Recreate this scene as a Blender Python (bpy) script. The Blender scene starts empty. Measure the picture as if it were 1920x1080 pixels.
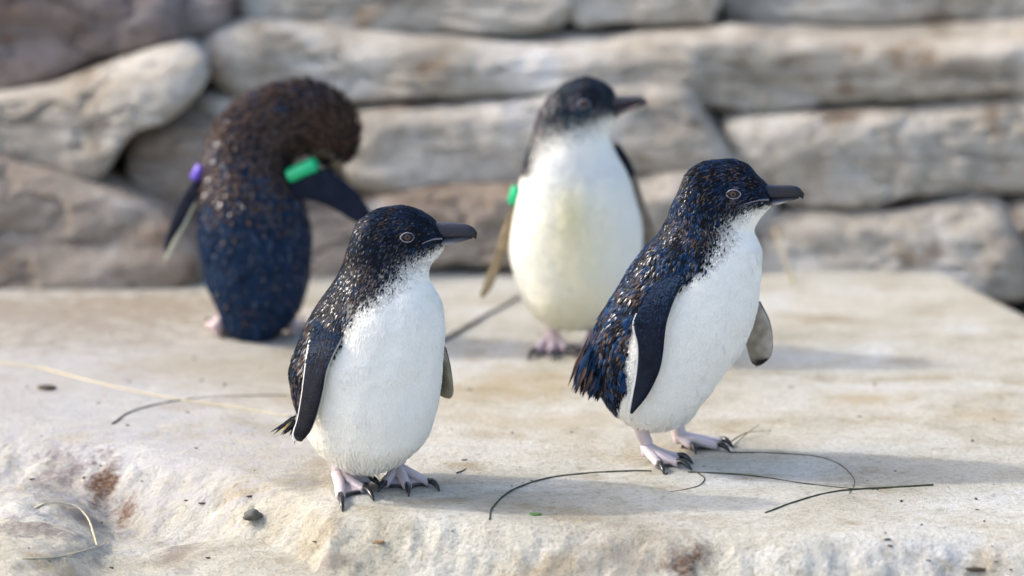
import bpy, math, random
import numpy as np
from mathutils import Vector
from mathutils.bvhtree import BVHTree

random.seed(7)
rng = np.random.default_rng(7)
sc = bpy.context.scene
COL = sc.collection

# ------------------------------------------------------------------ camera
CAM_H, PITCH, FOCAL = 1.154, math.radians(13.0), 135.0
FPX = 1920 * FOCAL / 36.0                      # focal length in photo pixels
cam_d = bpy.data.cameras.new('camera')
cam = bpy.data.objects.new('camera', cam_d); COL.objects.link(cam)
cam.location = (0, 0, CAM_H); cam.rotation_euler = (math.pi / 2 - PITCH, 0, 0)
cam_d.lens = FOCAL; cam_d.sensor_width = 36; cam_d.clip_start = 0.05; cam_d.clip_end = 500
cam_d.dof.use_dof = True; cam_d.dof.focus_distance = 4.17; cam_d.dof.aperture_fstop = 2.3
sc.camera = cam

# ------------------------------------------------------------------ sky, sun, exposure
SUN_EL, SUN_AZ = math.radians(39), math.radians(-79)     # azimuth from +Y towards +X
world = bpy.data.worlds.new('World'); sc.world = world; world.use_nodes = True
wn = world.node_tree.nodes; wl = world.node_tree.links
sky = wn.new('ShaderNodeTexSky'); sky.sky_type = 'NISHITA'; sky.sun_disc = False
sky.sun_elevation = SUN_EL; sky.sun_rotation = SUN_AZ % (2 * math.pi)
sky.dust_density = 3.0; sky.ozone_density = 0.4; sky.air_density = 0.9
wl.new(sky.outputs[0], wn['Background'].inputs[0]); wn['Background'].inputs[1].default_value = 0.15
sun_d = bpy.data.lights.new('sun', 'SUN'); sun_d.energy = 1.1; sun_d.angle = math.radians(1.5)
sun_d.color = (1.0, 0.96, 0.88)
sun = bpy.data.objects.new('sun', sun_d); COL.objects.link(sun)
sd = Vector((math.sin(SUN_AZ) * math.cos(SUN_EL), math.cos(SUN_AZ) * math.cos(SUN_EL), math.sin(SUN_EL)))
sun.rotation_euler = sd.to_track_quat('Z', 'Y').to_euler(); sun.location = (-3, 5, 4)
sc.view_settings.view_transform = 'Standard'; sc.view_settings.look = 'None'
sc.view_settings.exposure = 1.46; sc.view_settings.gamma = 1.0

# ------------------------------------------------------------------ numeric helpers
def hash3(i, j, k):
    n = (i * 374761393 + j * 668265263 + k * 1442695041) & 0xFFFFFFFF
    n = ((n ^ (n >> 13)) * 1274126177) & 0xFFFFFFFF
    return ((n ^ (n >> 16)) & 0xFFFF) / 65535.0
def _rot(k):
    a, b, c = 0.7 + 1.3 * k, 0.5 + 0.9 * k, 0.3 + 1.7 * k
    X = np.array([[1, 0, 0], [0, math.cos(a), -math.sin(a)], [0, math.sin(a), math.cos(a)]]); Y = np.array([[math.cos(b), 0, math.sin(b)], [0, 1, 0], [-math.sin(b), 0, math.cos(b)]])
    Z = np.array([[math.cos(c), -math.sin(c), 0], [math.sin(c), math.cos(c), 0], [0, 0, 1]]); return X @ Y @ Z
ROT = [_rot(k) for k in range(6)]
def vnoise(p, scale, seed=0):
    q = (np.asarray(p, float) @ ROT[seed % 6]) * scale + seed * 17.31
    f = np.floor(q).astype(np.int64); t = q - f; t = t * t * (3 - 2 * t)
    r = 0
    for a in (0, 1):
        for b in (0, 1):
            for c in (0, 1):
                w = (t[:, 0] if a else 1 - t[:, 0]) * (t[:, 1] if b else 1 - t[:, 1]) * (t[:, 2] if c else 1 - t[:, 2])
                r = r + w * hash3(f[:, 0] + a, f[:, 1] + b, f[:, 2] + c)
    return r * 2 - 1
def fbm(p, scale, octs=4, seed=0, gain=0.5):
    r, a = 0, 1.0
    for o in range(octs):
        r = r + a * vnoise(p, scale * 2 ** o, seed + o); a *= gain
    return r
def smooth(a, b, x):
    t = np.clip((x - a) / (b - a), 0, 1); return t * t * (3 - 2 * t)
def spline(pts, n):
    """centripetal-free Catmull-Rom through the rows of pts, n samples evenly in index"""
    pts = np.asarray(pts, float); m = len(pts)
    if m == 2:
        t = np.linspace(0, 1, n)[:, None]; return pts[0] * (1 - t) + pts[1] * t
    e = np.vstack([2 * pts[0] - pts[1], pts, 2 * pts[-1] - pts[-2]])
    u = np.linspace(0, m - 1, n); i = np.minimum(u.astype(int), m - 2); t = (u - i)[:, None]
    p0, p1, p2, p3 = e[i], e[i + 1], e[i + 2], e[i + 3]
    return 0.5 * (2 * p1 + (p2 - p0) * t + (2 * p0 - 5 * p1 + 4 * p2 - p3) * t ** 2 + (3 * p1 - p0 - 3 * p2 + p3) * t ** 3)

CP, SP = math.cos(PITCH), math.sin(PITCH)
def ray(u, v):
    a, b = u - 960.0, 540.0 - v
    return np.array([a, FPX * CP + b * SP, -FPX * SP + b * CP]) / FPX
def on_plane(u, v, Y):                       # the pixel's direction met with the upright plane y = Y
    r = ray(u, v); t = Y / r[1]
    return np.array([0, 0, CAM_H]) + r * t
def project(P):
    P = np.asarray(P, float); d = P - np.array([0, 0, CAM_H])
    z = d[:, 1] * CP - d[:, 2] * SP; up = d[:, 1] * SP + d[:, 2] * CP
    return np.stack([960 + FPX * d[:, 0] / z, 540 - FPX * up / z], 1)
def flat(u, v, z=0.0):
    r = ray(u, v); t = (z - CAM_H) / r[2]
    return np.array([0, 0, CAM_H]) + r * t

# ------------------------------------------------------------------ mesh helpers
def make_obj(name, verts, faces, mats=(), parent=None, col=None, fmat=None, smooth_=True, props=None):
    me = bpy.data.meshes.new(name)
    verts = np.asarray(verts, np.float32); faces = np.asarray(faces, np.int32)
    me.vertices.add(len(verts)); me.vertices.foreach_set('co', verts.ravel())
    k = faces.shape[1]
    me.loops.add(faces.size); me.loops.foreach_set('vertex_index', faces.ravel())
    me.polygons.add(len(faces))
    me.polygons.foreach_set('loop_start', np.arange(0, faces.size, k, dtype=np.int32))
    me.polygons.foreach_set('loop_total', np.full(len(faces), k, np.int32))
    for m in mats: me.materials.append(m)
    if fmat is not None: me.polygons.foreach_set('material_index', np.asarray(fmat, np.int32))
    if smooth_: me.polygons.foreach_set('use_smooth', np.ones(len(faces), bool))
    me.update(calc_edges=True); me.validate()
    if col is not None:
        at = me.attributes.new('Col', 'FLOAT_COLOR', 'POINT')
        c = np.zeros((len(verts), 4), np.float32); c[:, :np.shape(col)[-1]] = col; at.data.foreach_set('color', c.ravel())
    o = bpy.data.objects.new(name, me); COL.objects.link(o)
    if parent: o.parent = parent; o.matrix_parent_inverse = parent.matrix_world.inverted()
    for kk, vv in (props or {}).items(): o[kk] = vv
    return o
def empty(name, loc, **props):
    o = bpy.data.objects.new(name, None); o.location = loc; o.empty_display_size = 0.02; COL.objects.link(o)
    bpy.context.view_layer.update()
    for k, v in props.items(): o[k] = v
    return o
class Geo:                                    # collects quads with colours and material slots
    def __init__(s): s.v, s.f, s.c, s.m, s.n = [], [], [], [], 0
    def grid(s, P, col, mat=0, wrap=True, caps=True):
        """P (rings, segs, 3) -> quads; optional end caps as fans of degenerate quads"""
        R, S = P.shape[:2]; b = s.n
        s.v.append(P.reshape(-1, 3)); c = np.broadcast_to(np.asarray(col, float), (R, S, 3)); s.c.append(c.reshape(-1, 3))
        i = np.arange(R - 1)[:, None]; j = np.arange(S if wrap else S - 1)[None, :]; j2 = (j + 1) % S
        f = np.stack(np.broadcast_arrays(b + i * S + j, b + i * S + j2, b + (i + 1) * S + j2, b + (i + 1) * S + j), -1).reshape(-1, 4)
        s.f.append(f); s.m.append(np.full(len(f), mat)); s.n += R * S
        if caps and wrap:
            for r, flip in ((0, True), (R - 1, False)):
                ctr = P[r].mean(0); s.v.append(ctr[None]); s.c.append(c[r].mean(0)[None]); ci = s.n; s.n += 1
                jj = np.arange(0, S, 2); a = b + r * S + jj; a2 = b + r * S + (jj + 1) % S; a3 = b + r * S + (jj + 2) % S
                q = np.stack([np.full(len(jj), ci), a, a2, a3], 1)
                s.f.append(q[:, ::-1] if flip else q); s.m.append(np.full(len(jj), mat))
    def tube(s, pts, rad, col, mat=0, seg=12, n=None, flatten=1.0):
        n = n or len(pts) * 4
        q = spline(np.hstack([np.asarray(pts, float), np.asarray(rad, float)[:, None]]), n); P, r = q[:, :3], np.maximum(q[:, 3], 1e-4)
        T = np.gradient(P, axis=0); T /= np.linalg.norm(T, axis=1)[:, None] + 1e-12
        ref = np.array([0, 0, 1.0]) if abs(T[:, 2]).mean() < 0.75 else np.array([0, -1.0, 0])
        A = np.cross(T, ref); A /= np.linalg.norm(A, axis=1)[:, None] + 1e-12; B = np.cross(A, T)
        a = np.arange(seg) / seg * 2 * np.pi
        G = P[:, None] + r[:, None, None] * (A[:, None] * np.cos(a)[None, :, None] + B[:, None] * np.sin(a)[None, :, None] * flatten)
        s.grid(G, col if np.ndim(col) == 1 else spline(col, n)[:, None, :], mat); return G
    def obj(s, name, mats, parent=None, **props):
        return make_obj(name, np.vstack(s.v), np.vstack(s.f), mats, parent, np.vstack(s.c), np.concatenate(s.m), props=props)

# ------------------------------------------------------------------ materials
def mat(name):
    m = bpy.data.materials.new(name); m.use_nodes = True
    return m, m.node_tree.nodes, m.node_tree.links, m.node_tree.nodes['Principled BSDF']
def simple(name, col, rough=0.6, spec=0.5, nscale=0, namt=0.25, bump=0.0):
    m, N, L, b = mat(name); b.inputs['Roughness'].default_value = rough; b.inputs['Specular IOR Level'].default_value = spec
    b.inputs['Base Color'].default_value = (*col, 1)
    if nscale:
        tc = N.new('ShaderNodeTexCoord'); nz = N.new('ShaderNodeTexNoise'); nz.inputs['Scale'].default_value = nscale; nz.inputs['Detail'].default_value = 5
        L.new(tc.outputs['Object'], nz.inputs['Vector'])
        mx = N.new('ShaderNodeMix'); mx.data_type = 'RGBA'; L.new(nz.outputs['Fac'], mx.inputs['Factor'])
        mx.inputs['A'].default_value = (*[c * (1 - namt) for c in col], 1); mx.inputs['B'].default_value = (*[min(1, c * (1 + namt)) for c in col], 1)
        L.new(mx.outputs['Result'], b.inputs['Base Color'])
        if bump:
            bp = N.new('ShaderNodeBump'); bp.inputs['Strength'].default_value = bump; bp.inputs['Distance'].default_value = 0.001
            L.new(nz.outputs['Fac'], bp.inputs['Height']); L.new(bp.outputs['Normal'], b.inputs['Normal'])
    return m
def attr_mat(name, r_dark, r_light, bump=0.3, bscale=900, spec=0.5, sheen=0.0):
    m, N, L, b = mat(name)
    a = N.new('ShaderNodeAttribute'); a.attribute_name = 'Col'
    tc = N.new('ShaderNodeTexCoord'); nz = N.new('ShaderNodeTexNoise'); nz.inputs['Scale'].default_value = bscale; nz.inputs['Detail'].default_value = 3
    L.new(tc.outputs['Object'], nz.inputs['Vector'])
    mr = N.new('ShaderNodeMapRange'); mr.inputs['To Min'].default_value = 0.82; mr.inputs['To Max'].default_value = 1.18; L.new(nz.outputs['Fac'], mr.inputs['Value'])
    mu = N.new('ShaderNodeVectorMath'); mu.operation = 'SCALE'; L.new(a.outputs['Color'], mu.inputs[0]); L.new(mr.outputs[0], mu.inputs['Scale'])
    L.new(mu.outputs[0], b.inputs['Base Color'])
    bw = N.new('ShaderNodeRGBToBW'); L.new(a.outputs['Color'], bw.inputs[0])
    r = N.new('ShaderNodeMapRange'); r.inputs['From Min'].default_value = 0.03; r.inputs['From Max'].default_value = 0.3
    r.inputs['To Min'].default_value = r_dark; r.inputs['To Max'].default_value = r_light; L.new(bw.outputs[0], r.inputs['Value']); L.new(r.outputs[0], b.inputs['Roughness'])
    sg = N.new('ShaderNodeMapRange'); sg.inputs['To Min'].default_value = spec; sg.inputs['To Max'].default_value = 0.9; L.new(a.outputs['Alpha'], sg.inputs['Value']); L.new(sg.outputs[0], b.inputs['Specular IOR Level'])
    bp = N.new('ShaderNodeBump'); bp.inputs['Strength'].default_value = bump; bp.inputs['Distance'].default_value = 0.001
    L.new(nz.outputs['Fac'], bp.inputs['Height']); L.new(bp.outputs['Normal'], b.inputs['Normal'])
    if sheen: b.inputs['Sheen Weight'].default_value = sheen
    return m
M_FEATHER = attr_mat('feather', 0.24, 0.85, 0.15, 700, 0.04)
M_SKIN = attr_mat('body_down', 0.5, 0.85, 0.3, 900, 0.1)
M_FLIP = attr_mat('flipper_scales', 0.36, 0.7, 0.7, 600, 0.05)
M_LEG = attr_mat('leg_skin', 0.5, 0.55, 0.6, 420, 0.4)
M_CLAW = simple('claw_horn', (0.012, 0.012, 0.014), 0.25, 0.6, 300, 0.4)
M_BILL = attr_mat('bill_horn', 0.3, 0.42, 0.7, 330, 0.16)
M_RING = simple('eye_rim_skin', (0.27, 0.26, 0.31), 0.5, 0.3)
M_GREEN = simple('green_plastic', (0.0, 0.42, 0.17), 0.4, 0.5)
M_PURPLE = simple('purple_plastic', (0.10, 0.05, 0.42), 0.4, 0.5)
M_TWIG = simple('green_twig', (0.055, 0.06, 0.03), 0.6, 0.3, 500, 0.5, 0.5)
M_STRAW = simple('dry_straw', (0.50, 0.43, 0.29), 0.6, 0.3, 200, 0.3, 0.3)
M_GREY_STEM = simple('grey_stem', (0.20, 0.17, 0.13), 0.7, 0.3, 200, 0.3, 0.3)
M_PEBBLE = simple('dark_pebble', (0.09, 0.085, 0.07), 0.7, 0.4, 160, 0.6, 0.6)
M_LEAFBIT = simple('brown_leaf', (0.22, 0.12, 0.05), 0.7, 0.3, 200, 0.4)
M_GREENBIT = simple('green_leaf', (0.07, 0.16, 0.03), 0.6, 0.3, 200, 0.4)
M_SPECK = simple('dark_speck', (0.06, 0.045, 0.03), 0.8, 0.3, 200, 0.4)
def eye_mat(name, pup=0.0013, iris=0.0033, irc=(0.085, 0.062, 0.052)):
    m, N, L, b = mat(name); tc = N.new('ShaderNodeTexCoord')
    s = N.new('ShaderNodeSeparateXYZ'); L.new(tc.outputs['Object'], s.inputs[0])
    c = N.new('ShaderNodeCombineXYZ'); L.new(s.outputs['X'], c.inputs['X']); L.new(s.outputs['Z'], c.inputs['Z'])
    l = N.new('ShaderNodeVectorMath'); l.operation = 'LENGTH'; L.new(c.outputs[0], l.inputs[0])
    d = N.new('ShaderNodeMath'); d.operation = 'DIVIDE'; d.inputs[1].default_value = 0.008; L.new(l.outputs['Value'], d.inputs[0])
    r = N.new('ShaderNodeValToRGB'); r.color_ramp.interpolation = 'LINEAR'; L.new(d.outputs[0], r.inputs[0])
    e = r.color_ramp.elements; e[0].position = 0; e[0].color = (0.003, 0.003, 0.003, 1); e[1].position = 1; e[1].color = (0.014, 0.012, 0.011, 1)
    for p, cc in ((pup / 0.008 - .02, (0.003,) * 3), (pup / 0.008 + .02, irc), (iris / 0.008 - .06, tuple(x * .8 for x in irc)), (iris / 0.008 + .04, (0.013, 0.011, 0.010))):
        x = e.new(p); x.color = (*cc, 1)
    L.new(r.outputs[0], b.inputs['Base Color']); b.inputs['Roughness'].default_value = 0.05; b.inputs['Specular IOR Level'].default_value = 0.12
    return m
M_EYE = eye_mat('eye_ball')

def rock_mat(name, ramp, stain, stain_amt, streak=1.0, scale=6.0, stains=(), bump=0.6, pits=0.4):
    """layered noise stone; stains = [(location, radius, colour, amount)]"""
    m, N, L, b = mat(name); b.inputs['Roughness'].default_value = 0.82; b.inputs['Specular IOR Level'].default_value = 0.25
    tc = N.new('ShaderNodeTexCoord'); mp = N.new('ShaderNodeMapping'); L.new(tc.outputs['Object'], mp.inputs['Vector']); mp.inputs['Scale'].default_value = (1, streak, 1)
    def noise(sc_, det=6, rough=0.6, vec=None, dist=0.0):
        n = N.new('ShaderNodeTexNoise'); n.inputs['Scale'].default_value = sc_; n.inputs['Detail'].default_value = det
        n.inputs['Roughness'].default_value = rough; n.inputs['Distortion'].default_value = dist
        L.new(vec or mp.outputs[0], n.inputs['Vector']); return n.outputs['Fac']
    def rampn(val, stops):
        r = N.new('ShaderNodeValToRGB'); L.new(val, r.inputs[0]); e = r.color_ramp.elements
        e[0].position, e[0].color = stops[0][0], (*stops[0][1], 1); e[1].position, e[1].color = stops[-1][0], (*stops[-1][1], 1)
        for p, c in stops[1:-1]: x = e.new(p); x.color = (*c, 1)
        return r.outputs[0]
    def mix(fac, a, bb, mode='MIX'):
        x = N.new('ShaderNodeMix'); x.data_type = 'RGBA'; x.blend_type = mode
        if isinstance(fac, float): x.inputs['Factor'].default_value = fac
        else: L.new(fac, x.inputs['Factor'])
        for s, q in (('A', a), ('B', bb)):
            if isinstance(q, tuple): x.inputs[s].default_value = (*q, 1)
            else: L.new(q, x.inputs[s])
        return x.outputs['Result']
    def rng_(v, a, bb, c=0.0, d=1.0):
        x = N.new('ShaderNodeMapRange'); x.interpolation_type = 'SMOOTHSTEP'; L.new(v, x.inputs['Value'])
        for k, q in zip(('From Min', 'From Max', 'To Min', 'To Max'), (a, bb, c, d)): x.inputs[k].default_value = q
        return x.outputs[0]
    def mul(a, bb):
        x = N.new('ShaderNodeMath'); x.operation = 'MULTIPLY'; L.new(a, x.inputs[0])
        if isinstance(bb, float): x.inputs[1].default_value = bb
        else: L.new(bb, x.inputs[1])
        return x.outputs[0]
    col = rampn(noise(scale, 7, 0.62, dist=0.6), ramp)
    col = mix(mul(rng_(noise(scale * 1.7, 5, 0.6), 0.54, 0.68), stain_amt), col, stain)
    col = mix(0.75, col, rampn(noise(scale * 6.5, 8, 0.72), [(0.30, (0.66, 0.63, 0.58)), (0.46, (1, 1, 1)), (0.62, (1.06, 1.06, 1.07)), (0.8, (1.15, 1.15, 1.17))]), 'MULTIPLY')
    fine = noise(scale * 28, 5, 0.7)
    col = mix(0.8, col, rampn(fine, [(0.3, (0.60, 0.58, 0.55)), (0.48, (1, 1, 1)), (0.72, (1.12, 1.12, 1.13))]), 'MULTIPLY')
    col = mix(0.7, col, rampn(noise(scale * 75, 4, 0.75, tc.outputs['Object']), [(0.33, (0.55, 0.52, 0.48)), (0.45, (1, 1, 1)), (0.75, (1.07, 1.07, 1.07))]), 'MULTIPLY')
    for (p, rad, c, amt) in stains:
        d = N.new('ShaderNodeVectorMath'); d.operation = 'SUBTRACT'; L.new(tc.outputs['Object'], d.inputs[0]); d.inputs[1].default_value = tuple(p)
        s = N.new('ShaderNodeVectorMath'); s.operation = 'DIVIDE'; L.new(d.outputs[0], s.inputs[0]); s.inputs[1].default_value = tuple(rad)
        l = N.new('ShaderNodeVectorMath'); l.operation = 'LENGTH'; L.new(s.outputs[0], l.inputs[0])
        ad = N.new('ShaderNodeMath'); ad.operation = 'ADD'; L.new(l.outputs['Value'], ad.inputs[0])
        nn = rng_(noise(34, 8, 0.75), 0.2, 0.8, -0.85, 0.85); L.new(nn, ad.inputs[1])
        col = mix(mul(mul(rng_(ad.outputs[0], 1.15, 0.2), float(amt)), rng_(fine, .30, .56, .35, 1.0)), col, tuple(c))
    sp = N.new('ShaderNodeTexVoronoi'); sp.inputs['Scale'].default_value = 210; L.new(tc.outputs['Object'], sp.inputs['Vector'])
    spk = mul(rng_(sp.outputs['Distance'], 0.24, 0.08), rng_(noise(22, 3), 0.5, 0.68))
    col = mix(mul(spk, 0.55 * pits), col, (0.12, 0.10, 0.085))
    L.new(col, b.inputs['Base Color'])
    bp = N.new('ShaderNodeBump'); bp.inputs['Strength'].default_value = bump; bp.inputs['Distance'].default_value = 0.006
    L.new(fine, bp.inputs['Height'])
    bp2 = N.new('ShaderNodeBump'); bp2.inputs['Strength'].default_value = bump * 0.8; bp2.inputs['Distance'].default_value = 0.0016
    L.new(noise(scale * 110, 4, 0.7, tc.outputs['Object']), bp2.inputs['Height']); L.new(bp.outputs[0], bp2.inputs['Normal'])
    L.new(bp2.outputs[0], b.inputs['Normal'])
    return m

# ------------------------------------------------------------------ the rock ground (height field)
def edge_y(x):            # where the flat top turns over into the front face, by photo column
    px = np.array([(-400, 800), (0, 800), (120, 812), (260, 840), (420, 880), (520, 915), (620, 948), (760, 958), (860, 966), (1000, 982), (1250, 990), (1500, 1003), (1700, 1003), (1920, 1006), (2400, 1010)])
    g = np.array([flat(u, v) for u, v in px]); return np.interp(x, g[:, 0], g[:, 1])
def face_w(x):            # width of the turn-over: gentle on the left, steep on the right
    return np.interp(x, [-0.53, -0.33, -0.2, -0.06, 0.5], [0.12, 0.10, 0.06, 0.04, 0.04])
G_BOULD = flat(40, 975, -0.03)
def height(x, y):
    x = np.asarray(x, float); y = np.asarray(y, float); P = np.stack([x, y, 0 * x], 1)
    n_lo = fbm(P, 3.2, 3, 3); n_mid = fbm(P, 13, 3, 9); n_hi = fbm(P, 60, 3, 5)
    near = smooth(6.5, 5.2, y)
    top = 0.004 * n_lo * near + 0.0009 * n_mid + 0.0004 * n_hi * near
    ye = edge_y(x) + 0.006 * fbm(P * [1, .3, 1], 14, 2, 21); w = face_w(x)
    d = np.clip((ye + 0.3 * w - y) / w, 0, None)
    drop = np.where(d < 1, 0.5 * d * d, d - 0.5) * w * np.interp(x, [-0.5, -0.36, -0.2, 0.0], [0.5, 0.75, 0.95, 1.35])
    drop = np.minimum(drop, 0.16 + 0.02 * n_lo)
    z = top - drop + smooth(0, .02, drop) * (0.0065 * n_mid + 0.0036 * n_hi)
    mx = x + 0.262; my = y - 3.985 - 0.02 * vnoise(P, 9, 2)
    mound = -0.046 - np.where(mx > 0, .48, .95) * mx * mx - 14.0 * np.clip(my, 0, None) ** 2 - 0.25 * np.clip(-my, 0, None) ** 1.3 + 0.0025 * n_mid + 0.0008 * n_hi
    bd = ((x - G_BOULD[0]) / 0.085) ** 2 + ((y - G_BOULD[1]) / 0.24) ** 2
    bould = -0.026 - 0.022 * bd - 0.007 * bd * bd + 0.006 * n_mid + 0.0022 * n_hi
    crk = np.exp(-((x - np.interp(y, [3.6, 3.85, 4.15], [-.42, -.405, -.45])) / 0.022) ** 2) * smooth(4.22, 4.05, y) * 0.013
    z = z - crk
    k = 0.008
    def smax(a, b): return 0.5 * (a + b + np.sqrt((a - b) ** 2 + k * k)) - 0.0 * k
    z = smax(z, np.maximum(bould, -0.3)) - 0.5 * k * 0.0
    z = np.where(x < -0.28, smax(z, -0.062 + 0.004 * n_mid + 0.0015 * n_hi - 0.10 * smooth(3.9, 3.6, y)), z)
    z = np.maximum(z, np.maximum(mound, -0.30))
    # right rear: the slab rounds off before the wall
    rr = smooth(0.0, 0.10, (x - 0.605) + (y - 5.0) * 0.33) * smooth(4.5, 4.75, y)
    return z - 0.07 * rr * near
def height1(x, y): return float(height([x], [y])[0])
def ground(u, v):         # the pixel's ray met with the height field
    r = ray(u, v); o = np.array([0, 0, CAM_H]); t = np.linspace(3.3, 6.0, 1400) / r[1]
    P = o + r * t[:, None]; h = P[:, 2] - height(P[:, 0], P[:, 1])
    i = np.argmax(h < 0); a = h[i - 1] / (h[i - 1] - h[i]); return P[i - 1] * (1 - a) + P[i] * a

def stretch(fine_lo, fine_hi, step, lo, hi):
    a = list(np.arange(fine_lo, fine_hi, step)); s = step
    while a[-1] < hi: s *= 1.25; a.append(a[-1] + s)
    s = step; b = []; x = fine_lo
    while x > lo: s *= 1.25; x -= s; b.append(x)
    return np.array(b[::-1] + a)
gx = stretch(-0.70, 0.72, 0.0034, -9, 9)
gy = np.concatenate([stretch(3.60, 4.35, 0.0030, -3, 4.3)[:-1], np.arange(4.352, 5.2, 0.008), 5.2 + np.cumsum(0.01 * 1.25 ** np.arange(24))])
gy = np.unique(np.round(gy, 5))
X, Y = np.meshgrid(gx, gy); Z = height(X.ravel(), Y.ravel())
GV = np.stack([X.ravel(), Y.ravel(), Z], 1); R_, S_ = X.shape
ii, jj = np.meshgrid(np.arange(R_ - 1), np.arange(S_ - 1), indexing='ij')
GF = np.stack([ii * S_ + jj, ii * S_ + jj + 1, (ii + 1) * S_ + jj + 1, (ii + 1) * S_ + jj], -1).reshape(-1, 4)
RUST, BROWN, OCHRE, GREYB, LAV = (0.15, 0.07, 0.03), (0.15, 0.105, 0.095), (0.43, 0.33, 0.185), (0.20, 0.185, 0.15), (0.47, 0.455, 0.465)
def st(u, v, rx, ry, c, a, rz=0.04): return (ground(u, v), (rx, ry, rz), c, a)
stains = [st(90, 720, .42, .50, LAV, .65, .3), st(330, 860, .22, .16, LAV, .5, .2), st(60, 590, .34, .22, (0.30, .24, .18), .75, .2), st(300, 575, .2, .10, (0.33, .26, .18), .6, .2),
          st(195, 905, .022, .075, RUST, 1.0), st(235, 965, .016, .03, RUST, .9), st(110, 890, .04, .05, BROWN, .75), st(60, 985, .05, .035, BROWN, .7), st(150, 965, .03, .03, BROWN, .55),
          st(1290, 1055, .030, .022, (.11, .06, .04), 1.0, .04), st(1170, 1030, .07, .03, (.36, .29, .22), .6, .05), st(560, 905, .03, .05, GREYB, .55), st(340, 1035, .03, .05, BROWN, .6), st(620, 1052, .03, .012, BROWN, .55),
          st(980, 720, .10, .10, OCHRE, .6), st(1020, 790, .14, .05, OCHRE, .4), st(1620, 748, .07, .035, OCHRE, .75), st(700, 740, .3, .1, OCHRE, .35), st(430, 690, .2, .09, (0.42, .35, .23), .5), st(1850, 780, .06, .04, OCHRE, .6), st(1290, 690, .1, .06, OCHRE, .35),
          st(600, 870, .02, .06, (.33, .25, .14), .5)]
M_GROUND = rock_mat('pale_rock', [(0.28, (0.36, 0.325, 0.25)), (0.42, (0.50, 0.46, 0.365)), (0.55, (0.575, 0.55, 0.47)), (0.72, (0.63, 0.622, 0.59))], (0.37, 0.29, 0.175), 0.62, 1.25, 5.5, stains, 1.0, 1.0)
make_obj('rock_ground', GV, GF, [M_GROUND], props={'kind': 'structure'})

# ------------------------------------------------------------------ the rock wall behind
wall = empty('rock_wall', (0, 5.1, 0), label='stacked wall of long rounded pale grey boulders behind the penguins', category='wall')
W1 = rock_mat('wall_stone_pale', [(0.3, (0.23, 0.19, 0.145)), (0.46, (0.42, 0.37, 0.30)), (0.6, (0.54, 0.50, 0.435)), (0.75, (0.645, 0.637, 0.61))], (0.22, 0.155, 0.10), 0.9, 1, 6, (), 0.8)
W2 = rock_mat('wall_stone_brown', [(0.3, (0.12, 0.09, 0.075)), (0.46, (0.22, 0.17, 0.145)), (0.6, (0.30, 0.255, 0.235)), (0.75, (0.40, 0.37, 0.36))], (0.24, 0.15, 0.10), 0.6, 1, 8, (), 0.9)
W3 = rock_mat('wall_stone_tan', [(0.3, (0.18, 0.13, 0.095)), (0.46, (0.33, 0.265, 0.205)), (0.6, (0.42, 0.36, 0.30)), (0.75, (0.55, 0.53, 0.495))], (0.30, 0.20, 0.13), 0.6, 1, 8, (), 0.9)
W4 = simple('dark_soil', (0.035, 0.026, 0.02), 0.95, 0.2, 30, 0.5, 0.5)
def stone(poly, Y, thick, m, seed, pw=4.8, amp=0.014):
    q = np.array([on_plane(u, v, Y) for u, v in poly]); n = 340
    q = np.vstack([q, q[:1]]); o = spline(np.vstack([q[-2], q, q[1]]), (len(q) + 2) * 40)[40:-40]
    L = np.r_[0, np.cumsum(np.linalg.norm(np.diff(o, axis=0), axis=1))]; t = np.linspace(0, L[-1], n, endpoint=False)
    o = np.stack([np.interp(t, L, o[:, k]) for k in range(3)], 1)
    c = (o.min(0) + o.max(0)) / 2; hw = (o[:, 0].max() - o[:, 0].min()) / 2; hh = (o[:, 2].max() - o[:, 2].min()) / 2
    # shrink towards a central segment, not a point, so long stones keep an even rounding
    seg = max(hw - hh, 0) * 0.9; core = np.stack([np.clip(o[:, 0], c[0] - seg, c[0] + seg), o[:, 1], np.interp(np.clip(o[:, 0], c[0] - seg, c[0] + seg), [o[:, 0].min(), o[:, 0].max()], [c[2], c[2]])], 1)
    o = core + (o - core) * .945
    rings = []
    hf = np.sin(np.linspace(0.03, math.pi / 2, 30)); sq = [(-(1 - r_ ** pw) ** (1 / pw) if r_ < 1 else 0., r_) for r_ in hf]; sq += [(-a_, r_) for a_, r_ in sq[-2::-3]]
    for s, rr in sq:
        P = core + (o - core) * max(rr, 0.02); P[:, 1] = Y + s * thick + (P[:, 2] - c[2]) * .38; rings.append(P)
    P = np.array(rings); Q = P.reshape(-1, 3)
    D = (Q - np.repeat(core[None], len(rings), 0).reshape(-1, 3)); D /= np.linalg.norm(D, axis=1)[:, None] + 1e-9
    St = Q * [.45, 1, 1]; cr = np.abs(fbm(St, 11, 4, seed + 7, .6)); Q = Q + D * (fbm(St, 9, 5, seed, .55) * amp * (np.linalg.norm(Q - np.repeat(core[None], len(rings), 0).reshape(-1, 3), axis=1) / (hh + 1e-6)).clip(0, 1))[:, None] + np.array([0, -1, 0]) * (fbm(St, 7, 5, seed + 50, .55) * amp * 1.1 - .007 * np.exp(-(cr / .09) ** 2))[:, None]
    g = Geo(); g.grid(Q.reshape(P.shape), (.5, .5, .5)); return g.obj('stone', [m], wall)
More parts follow.
